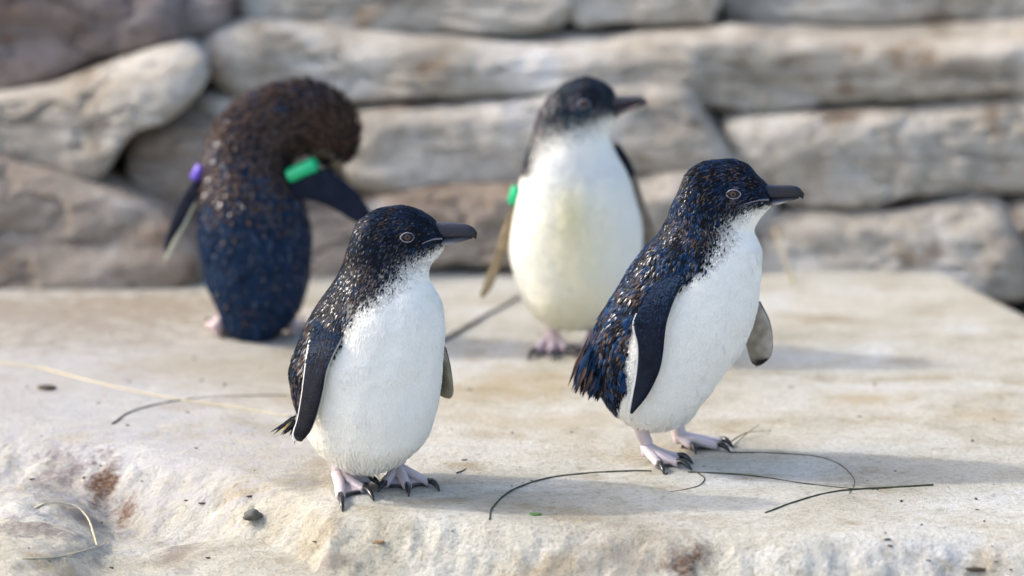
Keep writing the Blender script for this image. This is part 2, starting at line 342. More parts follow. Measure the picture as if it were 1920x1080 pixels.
ST = [
 ([(-120, 300), (60, 292), (160, 322), (300, 372), (372, 430), (392, 490), (365, 520), (250, 535), (100, 556), (-120, 560)], 5.10, .10, W3, 1),
 ([(228, 290), (258, 238), (330, 218), (410, 225), (440, 300), (400, 355), (330, 368), (262, 345)], 5.21, .07, W3, 2),
 ([(235, 330), (300, 312), (420, 330), (470, 400), (440, 520), (380, 520), (330, 400), (270, 360)], 5.24, .06, W3, 3),
 ([(425, 330), (520, 300), (640, 310), (660, 380), (600, 430), (560, 530), (420, 530), (410, 420)], 5.26, .06, W3, 23),
 ([(430, 215), (520, 190), (640, 200), (660, 300), (560, 330), (440, 320)], 5.30, .06, W1, 24),
 ([(560, 398), (640, 378), (760, 354), (900, 338), (1010, 345), (1030, 460), (960, 480), (850, 478), (700, 500), (575, 512)], 5.17, .08, W3, 4),
 ([(1020, 345), (1180, 328), (1290, 312), (1345, 335), (1350, 470), (1290, 505), (1060, 505)], 5.17, .08, W1, 5),
 ([(1345, 310), (1400, 290), (1450, 330), (1450, 520), (1360, 520)], 5.22, .06, W1, 6),
 ([(1415, 412), (1500, 386), (1650, 384), (1840, 358), (1905, 400), (1925, 480), (1905, 556), (1430, 560)], 5.20, .09, W1, 7),
 ([(1880, 372), (2000, 360), (2160, 380), (2160, 580), (1930, 590), (1900, 470)], 5.22, .09, W3, 8),
 ([(628, 250), (672, 196), (850, 178), (1000, 168), (1150, 156), (1270, 158), (1332, 210), (1378, 285), (1330, 302), (1200, 306), (1000, 326), (800, 347), (680, 342), (640, 305)], 5.26, .09, W1, 9),
 ([(1338, 212), (1450, 198), (1650, 182), (1800, 166), (2060, 158), (2160, 200), (2120, 330), (1850, 352), (1700, 352), (1600, 374), (1480, 374), (1430, 335), (1380, 290)], 5.29, .10, W1, 10),
 ([(-120, 185), (60, 152), (180, 122), (280, 92), (350, 84), (388, 108), (388, 150), (345, 205), (262, 238), (208, 312), (150, 322), (60, 294), (-120, 292)], 5.20, .10, W1, 11),
 ([(352, 198), (388, 174), (440, 178), (480, 202), (450, 232), (380, 222)], 5.25, .05, W1, 12),
 ([(380, 84), (398, 52), (460, 40), (700, 56), (1000, 66), (1240, 62), (1330, 90), (1330, 150), (1260, 170), (1000, 166), (700, 172), (560, 182), (450, 174), (408, 135)], 5.33, .10, W1, 13),
 ([(1120, 74), (1350, 44), (1600, 62), (1900, 52), (2160, 44), (2160, 140), (1850, 162), (1700, 174), (1500, 192), (1360, 192), (1270, 160)], 5.35, .11, W1, 14),
 ([(440, -80), (1050, -80), (1064, 38), (950, 56), (700, 58), (500, 42), (450, 18)], 5.42, .10, W1, 15),
 ([(1064, -80), (1330, -80), (1335, 20), (1300, 34), (1160, 38), (1070, 34)], 5.43, .09, W1, 16),
 ([(1330, -120), (2160, -120), (2160, 46), (1800, 50), (1600, 44), (1400, 36), (1335, 20)], 5.52, .10, W1, 17),
 ([(-120, -80), (300, -80), (360, 20), (340, 72), (200, 100), (90, 150), (-120, 172)], 5.30, .10, W2, 18),
 ([(290, -80), (450, -80), (448, 20), (420, 48), (340, 64), (300, 10)], 5.36, .08, W2, 19),
]
for i, (poly, Yw, th, m, sd_) in enumerate(ST): stone(poly, Yw, th, m, sd_)
# the wall goes on to both sides and above the frame with more stones of the same courses
r2 = random.Random(5)
for row, (z0, z1, Yw) in enumerate([(0.0, .14, 5.18), (.14, .26, 5.26), (.26, .36, 5.34), (.36, .46, 5.42), (.46, .58, 5.5), (.58, .72, 5.58)]):
    for side in (-1, 1):
        x = 0.86
        while x < 3.2:
            wd = r2.uniform(.3, .75); c0, c1 = (x, x + wd)
            def pz(px, pz_): 
                q = project([[side * px, Yw, pz_]])[0]; return (q[0], q[1])
            j = lambda: r2.uniform(-.012, .012)
            stone([pz(c0, z0 + .02 + j()), pz(c0 + .02, z1 - .03 + j()), pz(c0 + wd * .4, z1 + j()), pz(c1 - .04, z1 - .01 + j()), pz(c1, (z0 + z1) / 2 + j()), pz(c1 - .03, z0 + .01 + j()), pz((c0 + c1) / 2, z0 - .01 + j())], Yw, .1, [W1, W3, W1, W2][r2.randrange(4)], 100 + row * 20 + int(x * 10), 3.0)
            x += wd + 0.005
for k in range(3):
    stone([(-140 + k * 800, -260), (640 + k * 800, -270), (655 + k * 800, -140), (600 + k * 800, -96), (-100 + k * 800, -98), (-150 + k * 800, -150)], 5.56, .1, W1, 300 + k)
bk = Geo()
xs = np.linspace(-3.4, 3.4, 40); zs = np.linspace(-0.3, 0.72, 14)
BX, BZ = np.meshgrid(xs, zs); BY = 5.33 + (BZ) * 0.50 + 0.01 * fbm(np.stack([BX.ravel(), BZ.ravel(), 0 * BX.ravel()], 1), 6, 2).reshape(BX.shape)
fr = np.stack([BX, BY, BZ], -1); ba = fr[::-1].copy(); ba[..., 1] += 0.25
bk.grid(np.concatenate([fr, ba], 0).transpose(1, 0, 2), (.1, .1, .1)); bk.obj('mortar_core', [W4], wall)

# ------------------------------------------------------------------ penguins
PX = 4.06 / FPX            # metres per photo pixel at the front birds, for sizes given in pixels
def inside(poly, p):
    poly = np.asarray(poly, float); x, y = p[:, 0], p[:, 1]; ins = np.zeros(len(p), bool); dist = np.full(len(p), 1e9)
    for a, b in zip(poly, np.roll(poly, -1, 0)):
        c = ((a[1] > y) != (b[1] > y)) & (x < (b[0] - a[0]) * (y - a[1]) / (b[1] - a[1] + 1e-12) + a[0]); ins ^= c
        d = b - a; t = np.clip(((p - a) @ d) / (d @ d + 1e-9), 0, 1); dist = np.minimum(dist, np.linalg.norm(p - (a + t[:, None] * d), axis=1))
    return np.where(ins, dist, -dist)

def blades(base, flow, nrm, ln, wd, lift, c_base, c_edge, c_tip, gloss=None):
    """small folded feather blades: 6 vertices, 4 quads-as-two each"""
    n = len(base); flow = flow - nrm * (flow * nrm).sum(1)[:, None]; flow /= np.linalg.norm(flow, axis=1)[:, None] + 1e-12
    side = np.cross(nrm, flow); d = flow * np.cos(lift)[:, None] + nrm * np.sin(lift)[:, None]; up = nrm * np.cos(lift)[:, None] - flow * np.sin(lift)[:, None]
    L, Wd = ln[:, None], wd[:, None]
    mid = base + d * L * 0.52
    V = np.stack([base - nrm * 0.0006, mid - side * Wd * .5 - up * Wd * .10, mid + up * Wd * .12, mid + side * Wd * .5 - up * Wd * .10, base + d * L - nrm * L * 0.03], 1)
    C = np.stack([c_base, c_edge, c_base * .7 + c_tip * .3, c_edge, c_tip], 1)
    k = np.arange(n)[:, None] * 5
    F = np.concatenate([k + [0, 2, 1], k + [0, 3, 2], k + [1, 2, 4], k + [2, 3, 4]])
    gl = np.zeros(n) if gloss is None else gloss
    C = np.concatenate([C, np.repeat(gl[:, None, None], 5, 1)], 2)
    return V.reshape(-1, 3), F, C.reshape(-1, 4)

WHITE = np.array([0.74, 0.725, 0.68])
class Bird:
    def __init__(s, name_label, g_px, sections, depth, front_ang, dark_poly, soft, palette, flen, white=WHITE, dark_far=None, yoff=None, stain=None):
        s.G = ground(*g_px); s.Y = s.G[1]; s.palette = palette; s.white = np.array(white); s.stain = stain
        s.root = empty('penguin', tuple(s.G), label=name_label, category='penguin', group='little penguins standing on the rock')
        S = np.array([[*a, *b] for a, b in sections], float); m = len(S); NR, NS = 150, 72
        idx = np.linspace(0, m - 1, NR)
        q = spline(S, NR); dp = np.interp(idx, *zip(*depth)); fa = np.radians(np.interp(idx, *zip(*front_ang)))
        yo = np.interp(idx, *zip(*(yoff or [(0, 0)]))) * PX
        for a in (dp, fa, yo): a[:] = np.convolve(np.pad(a, 4, mode='edge'), np.ones(9) / 9, 'valid')
        Lp = np.array([on_plane(u, v, s.Y) for u, v in q[:, :2]]); Rp = np.array([on_plane(u, v, s.Y) for u, v in q[:, 2:]])
        # close the lower end in a round cap
        al = np.arange(NS) / NS * 2 * np.pi
        c = (Lp + Rp) / 2; a = (Rp - Lp) / 2; c[:, 1] += yo
        P = c[:, None] + a[:, None] * np.cos(al)[None, :, None] + (dp * PX)[:, None, None] * np.array([0, -1, 0]) * np.sin(al)[None, :, None]
        Q = P.reshape(-1, 3)
        ce_ = P.mean(1, keepdims=True); rd_ = P - ce_; rd_ /= np.linalg.norm(rd_, axis=2)[..., None] + 1e-9
        P = P + rd_ * (.0016 * fbm(Q * [1, 1, .45], 46, 3, 2) + .0014 * vnoise(Q, 17, 4)).reshape(NR, NS, 1); Q = P.reshape(-1, 3)
        s.P, s.idx, s.NR, s.NS = P, idx, NR, NS
        # plumage pattern: near side from the photographed border, far side mirrored about the bird's own middle
        pr = project(Q).reshape(NR, NS, 2); sg = inside(dark_poly, pr.reshape(-1, 2)).reshape(NR, NS)
        am = np.mod(2 * fa[:, None] - al[None, :], 2 * np.pi); near = al[None, :] <= np.pi + .01
        jm = am / (2 * np.pi) * NS; j0 = jm.astype(int) % NS; j1 = (j0 + 1) % NS; t = jm - np.floor(jm)
        r = np.arange(NR)[:, None]; mir = sg[r, j0] * (1 - t) + sg[r, j1] * t; mnear = am <= np.pi
        dev = np.abs(np.mod(al[None, :] - fa[:, None] + np.pi, 2 * np.pi) - np.pi); dflt = (dev - math.radians(100)) * 60
        val = np.where(near, sg, np.where(mnear, mir, dflt))
        s.val = val; sf = np.interp(idx, *zip(*soft))[:, None]
        s.dark = smooth(-1, 1, val / sf); s.sf = sf * np.ones_like(val); s.flen = np.interp(idx, *zip(*flen))
        s.geo = Geo(); s.feath = []
        nz = vnoise(Q, 420, 3).reshape(NR, NS)
        dk = (s.dark + 0.35 * nz * (s.dark > .03) * (s.dark < .97) > 0.55)[..., None]
        kb = np.clip(s.dark + .2 * nz * (s.dark > .02) * (s.dark < .98), 0, 1)[..., None] ** .6; col = np.array(palette['skin']) * kb + s.whites(P) * (1 - kb)
        s.geo.grid(P, col, 0)
        v = P.reshape(-1, 3); f = []
        for i in range(NR - 1):
            for j in range(NS): f.append((i * NS + j, i * NS + (j + 1) % NS, (i + 1) * NS + (j + 1) % NS, (i + 1) * NS + j))
        s.bvh = BVHTree.FromPolygons([tuple(x) for x in v], f)
    def whites(s, P):
        w = np.broadcast_to(s.white, P.shape).copy()
        if s.stain:
            pr = project(P.reshape(-1, 3)).reshape(*P.shape[:-1], 2)
            for (u, v, ru, rv, c, amt) in s.stain:
                k = amt * np.exp(-((pr[..., 0] - u) / ru) ** 2 - ((pr[..., 1] - v) / rv) ** 2)[..., None]; w = w * (1 - k) + np.array(c) * k
        return w
    def surf(s, u, v):
        r = Vector(ray(u, v)); h = s.bvh.ray_cast(Vector((0, 0, CAM_H)), r.normalized())
        return (np.array(h[0]), np.array(h[1])) if h[0] else (on_plane(u, v, s.Y), np.array([0, -1., 0]))
    def grow(s, n_dark, n_white, z0=0.0, lmul=1.0):
        P, NR, NS = s.P, s.NR, s.NS
        ds = np.gradient(P, axis=0); da = (np.roll(P, -1, 1) - np.roll(P, 1, 1)) / 2
        nr = np.cross(da, ds); area = np.linalg.norm(nr, axis=2); nr /= area[..., None] + 1e-15
        ctr = P.mean(1, keepdims=True); sgn = np.sign(((P - ctr) * nr).sum(2).mean()); nr *= sgn
        for kind, n in (('d', n_dark), ('w', n_white)):
            wt = area / s.flen[:, None] ** 1.7 * np.where(kind == 'd', s.dark, 1 - s.dark * .97) if kind == 'd' else area * (1 - s.dark + .5 * (s.dark < .97) * (s.dark > .03))
            p = (wt / wt.sum()).ravel(); k = rng.choice(p.size, n, p=p); i, j = np.divmod(k, NS)
            fi = np.clip(i + rng.uniform(-.5, .5, n), 0, NR - 1.001); fj = (j + rng.uniform(-.5, .5, n)) % NS
            i0 = fi.astype(int); j0 = fj.astype(int); ti, tj = (fi - i0)[:, None], (fj - j0)[:, None]; j1 = (j0 + 1) % NS
            bl = lambda A: (A[i0, j0] * (1 - tj) + A[i0, j1] * tj) * (1 - ti) + (A[i0 + 1, j0] * (1 - tj) + A[i0 + 1, j1] * tj) * ti
            pos, N_, fl = bl(P), bl(nr), -bl(ds); N_ /= np.linalg.norm(N_, axis=1)[:, None] + 1e-12
            fl /= np.linalg.norm(fl, axis=1)[:, None] + 1e-12; sd_ = np.cross(N_, fl); fl = fl + sd_ * rng.normal(0, .16, n)[:, None] + sd_ * (.35 * vnoise(pos, 45, 4))[:, None]
            dk = bl(s.dark[..., None])[:, 0]; ix = np.interp(fi, np.arange(NR), s.idx); Lf = np.interp(fi, np.arange(NR), s.flen) / 1000
            r1 = rng.random(n)
            if kind == 'd':
                ky = np.floor(pos / .0022 * (.008 / Lf)[:, None].round(1)).astype(np.int64)
                first = np.zeros(n, bool); first[np.unique(ky, axis=0, return_index=True)[1]] = True
                keep = first & (rng.random(n) < 1); keep &= rng.random(n) < smooth(.08, .78, dk + .22 * vnoise(pos, 130, 5))
                cb, ce, ct, lift = s.palette['fn'](ix, pos, rng, n); ln = Lf * rng.uniform(.75, 1.25, n) * lmul * np.interp(dk, [.2, .8], [.55, 1]); ln = ln * np.interp(ix, [9, 12], [1, 1.25]); wd = ln * rng.uniform(.26, .38, n) * np.interp(ix, [9, 12], [1, .68])
                V, F, C = blades(pos[keep], fl[keep], N_[keep], ln[keep], wd[keep], lift[keep], cb[keep], ce[keep], ct[keep], (rng.random(n) < s.palette.get('glint', .11) * np.interp(ix, [0, 6, 8, 12, 15], [.6, 1, 1.5, 1.3, .5])).astype(float)[keep] * rng.uniform(.3, 1, keep.sum()))
            else:
                ln = np.clip(Lf * 1.0, .003, .0075) * rng.uniform(.7, 1.3, n) * np.where(dk > .04, .65, 1); wd = ln * np.where(dk > .04, .36, .24); w = s.whites(pos) * rng.uniform(.985, 1.015, n)[:, None]
                lift = rng.uniform(.02, .09, n); lw = smooth(3.2, .8, ix); ln = ln * (1 + .8 * lw * rng.random(n)); lift = lift + lw * rng.uniform(0, .35, n)
                sp = (dk > .1) & (rng.random(n) < .55); cbase = np.where(sp[:, None], np.array(s.palette['skin']) * 2.0, w)
                kp = rng.random(n) < 1 - .95 * smooth(.12, .72, dk); V, F, C = blades(pos[kp], fl[kp], N_[kp], ln[kp], wd[kp], lift[kp], cbase[kp], w[kp], w[kp])
            s.feath.append((V, F, C))
    def add_blades(s, *a): s.feath.append(blades(*a))
    def flipper(s, edges, ys, thick, c_out, c_in, lead=None, fringe=None, fr_col=(.72, .71, .66), nf=120, outer_near=True, tipdark=0.0, scales=0):
        """edges: ((u,v) trailing, (u,v) leading) from root to tip; ys: depth of both edges from the bird's middle, in pixels"""
        n = 48; S = np.array([[*a, *b, *y] for (a, b), y in zip(edges, ys)], float); q = spline(S, n)
        T = np.array([on_plane(u, v, s.Y + y * PX) for u, v, y in q[:, [0, 1, 4]]]); Ld = np.array([on_plane(u, v, s.Y + y * PX) for u, v, y in q[:, [2, 3, 5]]])
        ax = np.gradient((T + Ld) / 2, axis=0); w = Ld - T; nn = np.cross(ax, w); nn /= np.linalg.norm(nn, axis=1)[:, None] + 1e-12
        if nn[:, 1].mean() > 0: nn = -nn
        m = 24; a = np.arange(m) / m * 2 * np.pi; th = np.interp(np.linspace(0, 1, n), [0, .3, .92, 1], [1.6, 1, .6, .25]) * thick
        prof = np.sign(np.sin(a)) * np.abs(np.sin(a)) ** .8 * (1 + .35 * np.cos(a))
        bow = (np.sin(np.linspace(0, np.pi, n)) * .3 * thick)
        G = ((T + Ld) / 2)[:, None] + w[:, None] / 2 * np.cos(a)[None, :, None] + nn[:, None] * (prof[None, :, None] * th[:, None, None] + bow[:, None, None])
        nearside = np.sin(a) > -0.02
        co, ci = (c_out, c_in) if outer_near else (c_in, c_out)
        col = np.where(nearside[None, :, None], np.array(co), np.array(ci)) * np.ones((n, 1, 1))
        nzv = (1 + .35 * vnoise(G.reshape(-1, 3), 160, 8)).reshape(n, m, 1); col = col * nzv
        if tipdark:
            k = smooth(1 - tipdark, 1 - tipdark * .5, np.linspace(0, 1, n)[:, None] + .06 * vnoise(G.reshape(-1, 3), 220, 2).reshape(n, m))[..., None]; col = col * (1 - k) + np.array((.02, .02, .025)) * k
        if lead is not None: k = (np.cos(a) > .985)[None, :, None]; col = np.where(k, np.array(lead), col)
        s.geo.grid(G, col, 1)
        if scales:
            k = scales; t = np.abs(rng.normal(0, .22, k)).clip(0, .9) * (n - 1); aa = rng.uniform(.12, .88, k) * np.pi; i0 = t.astype(int)
            f_ = (t - i0)[:, None]; j_ = aa / (2 * np.pi) * m; jj0 = j_.astype(int); g_ = (j_ - jj0)[:, None]
            b_ = (G[i0, jj0] * (1 - g_) + G[i0, jj0 + 1] * g_) * (1 - f_) + (G[i0 + 1, jj0] * (1 - g_) + G[i0 + 1, jj0 + 1] * g_) * f_
            cc_ = np.array((.013, .022, .042)) * rng.uniform(.5, 1.7, k)[:, None]; x_ = ax[i0] + .25 * np.linalg.norm(ax[i0], axis=1)[:, None] * rng.normal(0, 1, (k, 3))
            s.add_blades(b_, x_, nn[i0], np.interp(t, [0, 12, 40], [.0065, .004, .0026]) * rng.uniform(.8, 1.2, k), np.interp(t, [0, 12, 40], [.0024, .0016, .0012]), rng.uniform(.05, .16, k), cc_, cc_, cc_)
        if fringe:
            lo, hi = fringe; t = np.linspace(lo, hi, nf); i = t * (n - 1)
            it = lambda A: np.stack([np.interp(i, np.arange(n), A[:, k]) for k in range(3)], 1)
            b = it(T + nn * thick * .2 + w * .04); f = -it(w); f /= np.linalg.norm(f, axis=1)[:, None]; x = it(ax); x /= np.linalg.norm(x, axis=1)[:, None]
            fc = np.tile(np.array(fr_col), (nf, 1)); s.add_blades(b, f * .8 + x * .9, it(nn), np.full(nf, .0048), np.full(nf, .0026), np.full(nf, .08), fc, fc, fc)
        return G
    def foot(s, leg_top, leg_y, heel, toes, ank=0.017, leg_r=(.0085, .0078, .0072), pink=(0.56, 0.48, 0.49), hind=None, heel_g=None):
        h = ground(*heel) if heel_g is None else np.array(heel_g); A = h + [0, 0, ank]
        top = on_plane(*leg_top, h[1] + leg_y * PX); pink = np.array(pink); dk = np.array((.035, .032, .035))
        s.geo.tube([top, (top + A) / 2 + [-.001, .001, 0], A, h + [0, 0, .006]], [leg_r[0], leg_r[1], leg_r[2], .0058], pink * 1.02, 2, 14, 20)
        lines = []
        for k, (e, tip) in enumerate(toes):
            E = ground(*e); r = .0054 if k != 1 else .0058
            pts = np.array([A - [0, 0, .004], h * .62 + E * .38 + [0, 0, .0105], h * .25 + E * .75 + [0, 0, .0068], E + [0, 0, .0045]])
            s.geo.tube(pts, [.0078, r * 1.15, r, r * .92], np.array([pink, pink, pink * .97, pink * .86]), 2, 12, 20, .85)
            lines.append(spline(pts, 24)); Tp = ground(*tip); d = Tp - E; L = np.linalg.norm(d); d = d / (L + 1e-9)
            # claw: curved taper from the toe end
            c = Geo(); c0 = E + [0, 0, .0062] - d * .003
            c.tube([c0, c0 + d * L * .45 + [0, 0, .0016], c0 + d * L * .85 - [0, 0, .0012], np.array([Tp[0], Tp[1], height1(Tp[0], Tp[1]) + .0009])], [.0037, .0035, .0026, .0009], (.02, .02, .02), 0, 10, 14)
            s.claws.append(c)
        for a_, b_ in zip(lines[:-1], lines[1:]):
            nu, nt = 9, 18; u = np.linspace(0, 1, nu); t = np.linspace(.18, .96, nt)
            W = np.zeros((nt, nu, 3))
            for k, uu in enumerate(u):
                tt = .18 + (t - .18) * (1 - .26 * math.sin(math.pi * uu)); i = tt * 23
                la = np.stack([np.interp(i, np.arange(24), a_[:, q]) for q in range(3)], 1); lb = np.stack([np.interp(i, np.arange(24), b_[:, q]) for q in range(3)], 1)
                W[:, k] = la * (1 - uu) + lb * uu
                W[:, k, 2] = np.maximum(W[:, k, 2] - .0022 * math.sin(math.pi * uu), height(W[:, k, 0], W[:, k, 1]) + .0022)
            lo = W.copy(); lo[..., 2] = np.minimum(W[..., 2] - .0012, height(W[..., 0].ravel(), W[..., 1].ravel()).reshape(nt, nu) + .001)
            ring = np.concatenate([W, lo[:, ::-1]], 1)
            e = smooth(.84, .98, t)[:, None, None]; ct = pink * .9 * (1 - e) + dk * e; cc = np.concatenate([np.broadcast_to(ct, W.shape), np.broadcast_to(dk, W.shape)], 1)
            s.geo.grid(ring, cc, 2)
        if hind:
            b = A + [0, 0, -.006]; c = Geo(); e = on_plane(*hind, b[1] - .004); m_ = b * .45 + e * .55
            c.tube([m_, (m_ + e) / 2 + [0, 0, .001], e], [.0026, .002, .0004], (.02, .02, .02), 0, 8, 10); s.claws.append(c)
    claws = None
    def bill(s, upper, lower, up_d, lo_d, y=(0, 0), c_up=(.045, .043, .05), c_lo=(.05, .048, .055), c_tip=(.02, .02, .024), pale=None, gape=None):
        for name, edges, dd, c in (('upper_bill', upper, up_d, c_up), ('lower_bill', lower, lo_d, c_lo)):
            n = 30; q = spline([[*a, *b] for a, b in edges], n); d = np.interp(np.linspace(0, 1, n), np.linspace(0, 1, len(dd)), dd) * PX; yy = np.linspace(y[0], y[1], n) * PX
            T = np.array([on_plane(u, v, s.Y + k) for (u, v), k in zip(q[:, :2], yy)]); B = np.array([on_plane(u, v, s.Y + k) for (u, v), k in zip(q[:, 2:], yy)])
            m = 20; a = np.arange(m) / m * 2 * np.pi; cx = np.cos(a); sx = np.sign(np.sin(a)) * np.abs(np.sin(a)) ** .75
            G = ((T + B) / 2)[:, None] + ((T - B) / 2)[:, None] * cx[None, :, None] + np.array([0, -1, 0]) * d[:, None, None] * sx[None, :, None]
            t = np.linspace(0, 1, n)[:, None, None]; k = smooth(.6, .95, t); col = np.array(c) * (1 - k) + np.array(c_tip) * k; col = col * np.ones((n, m, 1))
            if pale and name == 'lower_bill': kk = (np.exp(-((t - pale[0]) / .22) ** 2) * smooth(.3, -.5, cx)[None, :, None]); col = col * (1 - kk) + np.array(pale[1]) * kk
            g = Geo(); g.grid(G, col)
            if gape and name == 'lower_bill':
                gp = np.array([s.surf(u, v)[0] + [0, -.0006, 0] for u, v in gape]); g.tube(gp, np.linspace(.0019, .0007, len(gp)), (.20, .18, .20), 0, 8, 16, .6)
            g.obj(name, [M_BILL], s.root)
    def eye(s, u, v, w, h, tilt=0.0, both=True):
        p, nrm = s.surf(u, v); rad = h * PX * .62
        sides = [(p, nrm)]
        if both: sides.append((np.array([p[0], 2 * s.eye_mid - p[1], p[2]]), nrm * [1, -1, 1]))
        for p, nrm in sides:
            nrm = Vector(nrm); nrm = -nrm if (nrm.y > 0) == (p[1] < s.eye_mid) else nrm
            o = bpy.data.objects.new('eye', None); rot = nrm.to_track_quat('-Y', 'Z')
            th = np.linspace(0, np.pi, 17)[1:-1]; ph = np.arange(28) / 28 * 2 * np.pi
            B = np.stack([np.sin(th)[:, None] * np.cos(ph), -np.cos(th)[:, None] + 0 * ph, np.sin(th)[:, None] * np.sin(ph)], -1) * rad * [1.15, .55, 1.0]
            g = Geo(); g.grid(B, (.1, .1, .1)); e = g.obj('eye', [M_EYE]); c = Vector(p) - nrm * (rad * .05)
            e.parent = s.root; e.matrix_parent_inverse = s.root.matrix_world.inverted(); e.location = c; e.rotation_euler = rot.to_euler()
            bpy.context.view_layer.update()
            k = np.linspace(0, 2 * np.pi, 40, endpoint=False); ex = np.cos(k); ez = np.sin(k) * (1 - .32 * np.abs(np.cos(k)) ** 3)
            xr, zr = ex * w * PX / 2, ez * h * PX / 2; ct, si = math.cos(tilt), math.sin(tilt); R0 = np.stack([xr * ct - zr * si, 0 * k, xr * si + zr * ct], 1)
            R0[:, 1] = -rad * .30 + .22 * np.abs(R0[:, 0]) ** 1.0
            tb = np.arange(8) / 8 * 2 * np.pi; rd = R0 / np.linalg.norm(R0, axis=1)[:, None]; rr = .0007
            Tq = R0[:, None] + rr * (rd[:, None] * np.cos(tb)[None, :, None] * 1.1 + np.array([0, -1, 0]) * np.sin(tb)[None, :, None] * .9)
            Tq = np.concatenate([Tq, Tq[:1]], 0)
            g2 = Geo(); g2.grid(Tq, (.4, .4, .4), caps=False)
            M = np.array(e.matrix_world); vv = np.vstack(g2.v); g2.v = [vv]
            r = g2.obj('eye_rim', [M_RING]); r.parent = e
    def finish(s):
        s.geo.obj('body', [M_SKIN, M_FLIP, M_LEG], s.root)
        V, F, C, n = [], [], [], 0
        for v, f, c in s.feath: V.append(v); F.append(f + n); C.append(c); n += len(v)
        make_obj('plumage', np.vstack(V), np.vstack(F), [M_FEATHER], s.root, np.vstack(C), props={'kind': 'stuff'})
        for c in s.claws: c.obj('claw', [M_CLAW], s.root)

def pal(blue, brown, p_blue, p_brown, black=(.007, .008, .012), zone=None, liftr=(.06, .20)):
    """feather colours: black, blue shaft, brown edge, in clumps"""
    def fn(ix, pos, rg, n):
        cl = vnoise(pos, 90, 6) * .5 + .5; cl2 = vnoise(pos, 60, 12) * .5 + .5; r = rg.random(n); r2_ = rg.random(n)
        pb = p_blue(ix) if callable(p_blue) else p_blue; pw = p_brown(ix) if callable(p_brown) else p_brown
        isb = (r < pb * (.25 + 1.5 * smooth(.3, .7, cl)))[:, None]; isw = (r2_ < pw * (.1 + 1.5 * smooth(.42, .8, cl2)))[:, None]; v = rg.uniform(.6, 1.4, n)[:, None]
        cb = np.where(isb, np.array(blue) * v, np.array(black) * v); ce = np.where(isw, np.array(brown) * v * .55 + cb * .3, cb); ct = np.where(isw, np.array(brown) * v * 1.1, cb * 1.1)
        return cb, ce, ct, rg.uniform(*liftr, n)
    return {'skin': np.array(black) * .8, 'fn': fn}

# ---- bird A: front left, white breast towards us
A = Bird('penguin with black brown-flecked head, white breast facing forward, standing on the ledge lip', (705, 912),
  [((676, 882), (712, 879)), ((640, 875), (748, 866)), ((606, 852), (782, 840)), ((581, 820), (803, 812)), ((562, 775), (819, 762)), ((549, 728), (828, 704)), ((546, 690), (833, 650)),
   ((556, 655), (834, 605)), ((572, 615), (829, 568)), ((596, 570), (818, 543)), ((624, 531), (807, 524)), ((643, 498), (805, 508)), ((653, 466), (810, 494)), ((669, 424), (819, 483)),
   ((692, 401), (827, 472)), ((722, 389), (832, 463)), ((752, 386), (835, 456)), ((780, 392), (836, 450)), ((803, 404), (836, 445)), ((821, 419), (834, 441))],
  [(0, 14), (1, 55), (2, 84), (3, 104), (4, 118), (6, 126), (8, 112), (9, 98), (10, 80), (11, 64), (12, 54), (13, 48), (14, 45), (15, 42), (16, 38), (17, 32), (18, 24), (19, 12)],
  [(0, 48), (7, 46), (10, 28), (13, 4), (19, 0)],
  [(840, 440), (838, 455), (815, 466), (791, 478), (768, 490), (748, 510), (722, 541), (694, 569), (670, 578), (658, 601), (644, 630), (632, 655), (606, 690), (590, 740), (575, 790), (556, 806), (500, 820), (500, 360), (845, 360)],
  [(0, 8), (7, 10), (9, 34), (10, 48), (12, 40), (13, 22), (15, 10), (19, 5)],
  pal((.007, .020, .046), (.095, .066, .055), lambda i: np.interp(i, [0, 8, 12, 16], [.35, .28, .22, .4]), lambda i: np.interp(i, [0, 5, 8, 11, 14, 17, 19], [.35, .4, .34, .24, .18, .06, .03])),
  [(0, 11.5), (6, 10.5), (8, 8), (10, 6), (12, 5), (14, 4.8), (16, 4.2), (19, 2.4)], white=(.82, .795, .725))
A.claws = []; A.eye_mid = A.Y
A.grow(22000, 9000)
A.flipper([((596, 592), (652, 606)), ((585, 628), (640, 638)), ((578, 660), (627, 664)), ((573, 695), (615, 694)), ((567, 740), (608, 732)), ((559, 785), (597, 774)), ((551, 812), (583, 808)), ((556, 826), (566, 828))],
  [(-26, -62), (-66, -104), (-84, -120), (-84, -124), (-84, -122), (-80, -114), (-74, -100), (-70, -84)], .0034, (.011, .012, .017), (.5, .48, .42), (.5, .49, .46), (.18, .97), scales=900, nf=170)
A.flipper([((812, 640), (834, 655)), ((817, 690), (845, 690)), ((820, 720), (850, 722)), ((824, 738), (850, 738)), ((834, 746), (845, 747))],
  [(55, 30), (50, 10), (46, 0), (44, 0), (40, 10)], .003, (.24, .21, .15), (.02, .02, .03))
# shoulder tufts over the flipper root
A.foot((640, 868), 4, (634, 910), [((639, 940), (642, 960)), ((684, 926), (701, 940)), ((694, 909), (714, 913))], hind=(666, 901))
A.foot((745, 858), 0, (745, 898), [((721, 917), (709, 924)), ((764, 920), (766, 932)), ((806, 913), (824, 922))], hind=(714, 902), leg_r=(.011, .009, .008))
A.bill([((812, 415), (806, 448)), ((824, 417), (824, 446)), ((854, 418), (852, 445)), ((873, 420), (874, 444)), ((887, 426), (886, 445)), ((895, 436), (893, 449))],
       [((806, 447), (812, 458)), ((824, 445), (834, 459)), ((850, 444), (852, 457)), ((872, 443), (872, 451)), ((886, 443), (886, 447))],
       [24, 19, 14, 11, 7, 2], [20, 17, 11, 7, 2], (0, -8), c_up=(.04, .04, .05), c_lo=(.065, .065, .08), pale=(.35, (.30, .30, .33)), gape=[(828, 447), (815, 448), (802, 452), (791, 457)])
A.eye(763.5, 445, 26, 17)
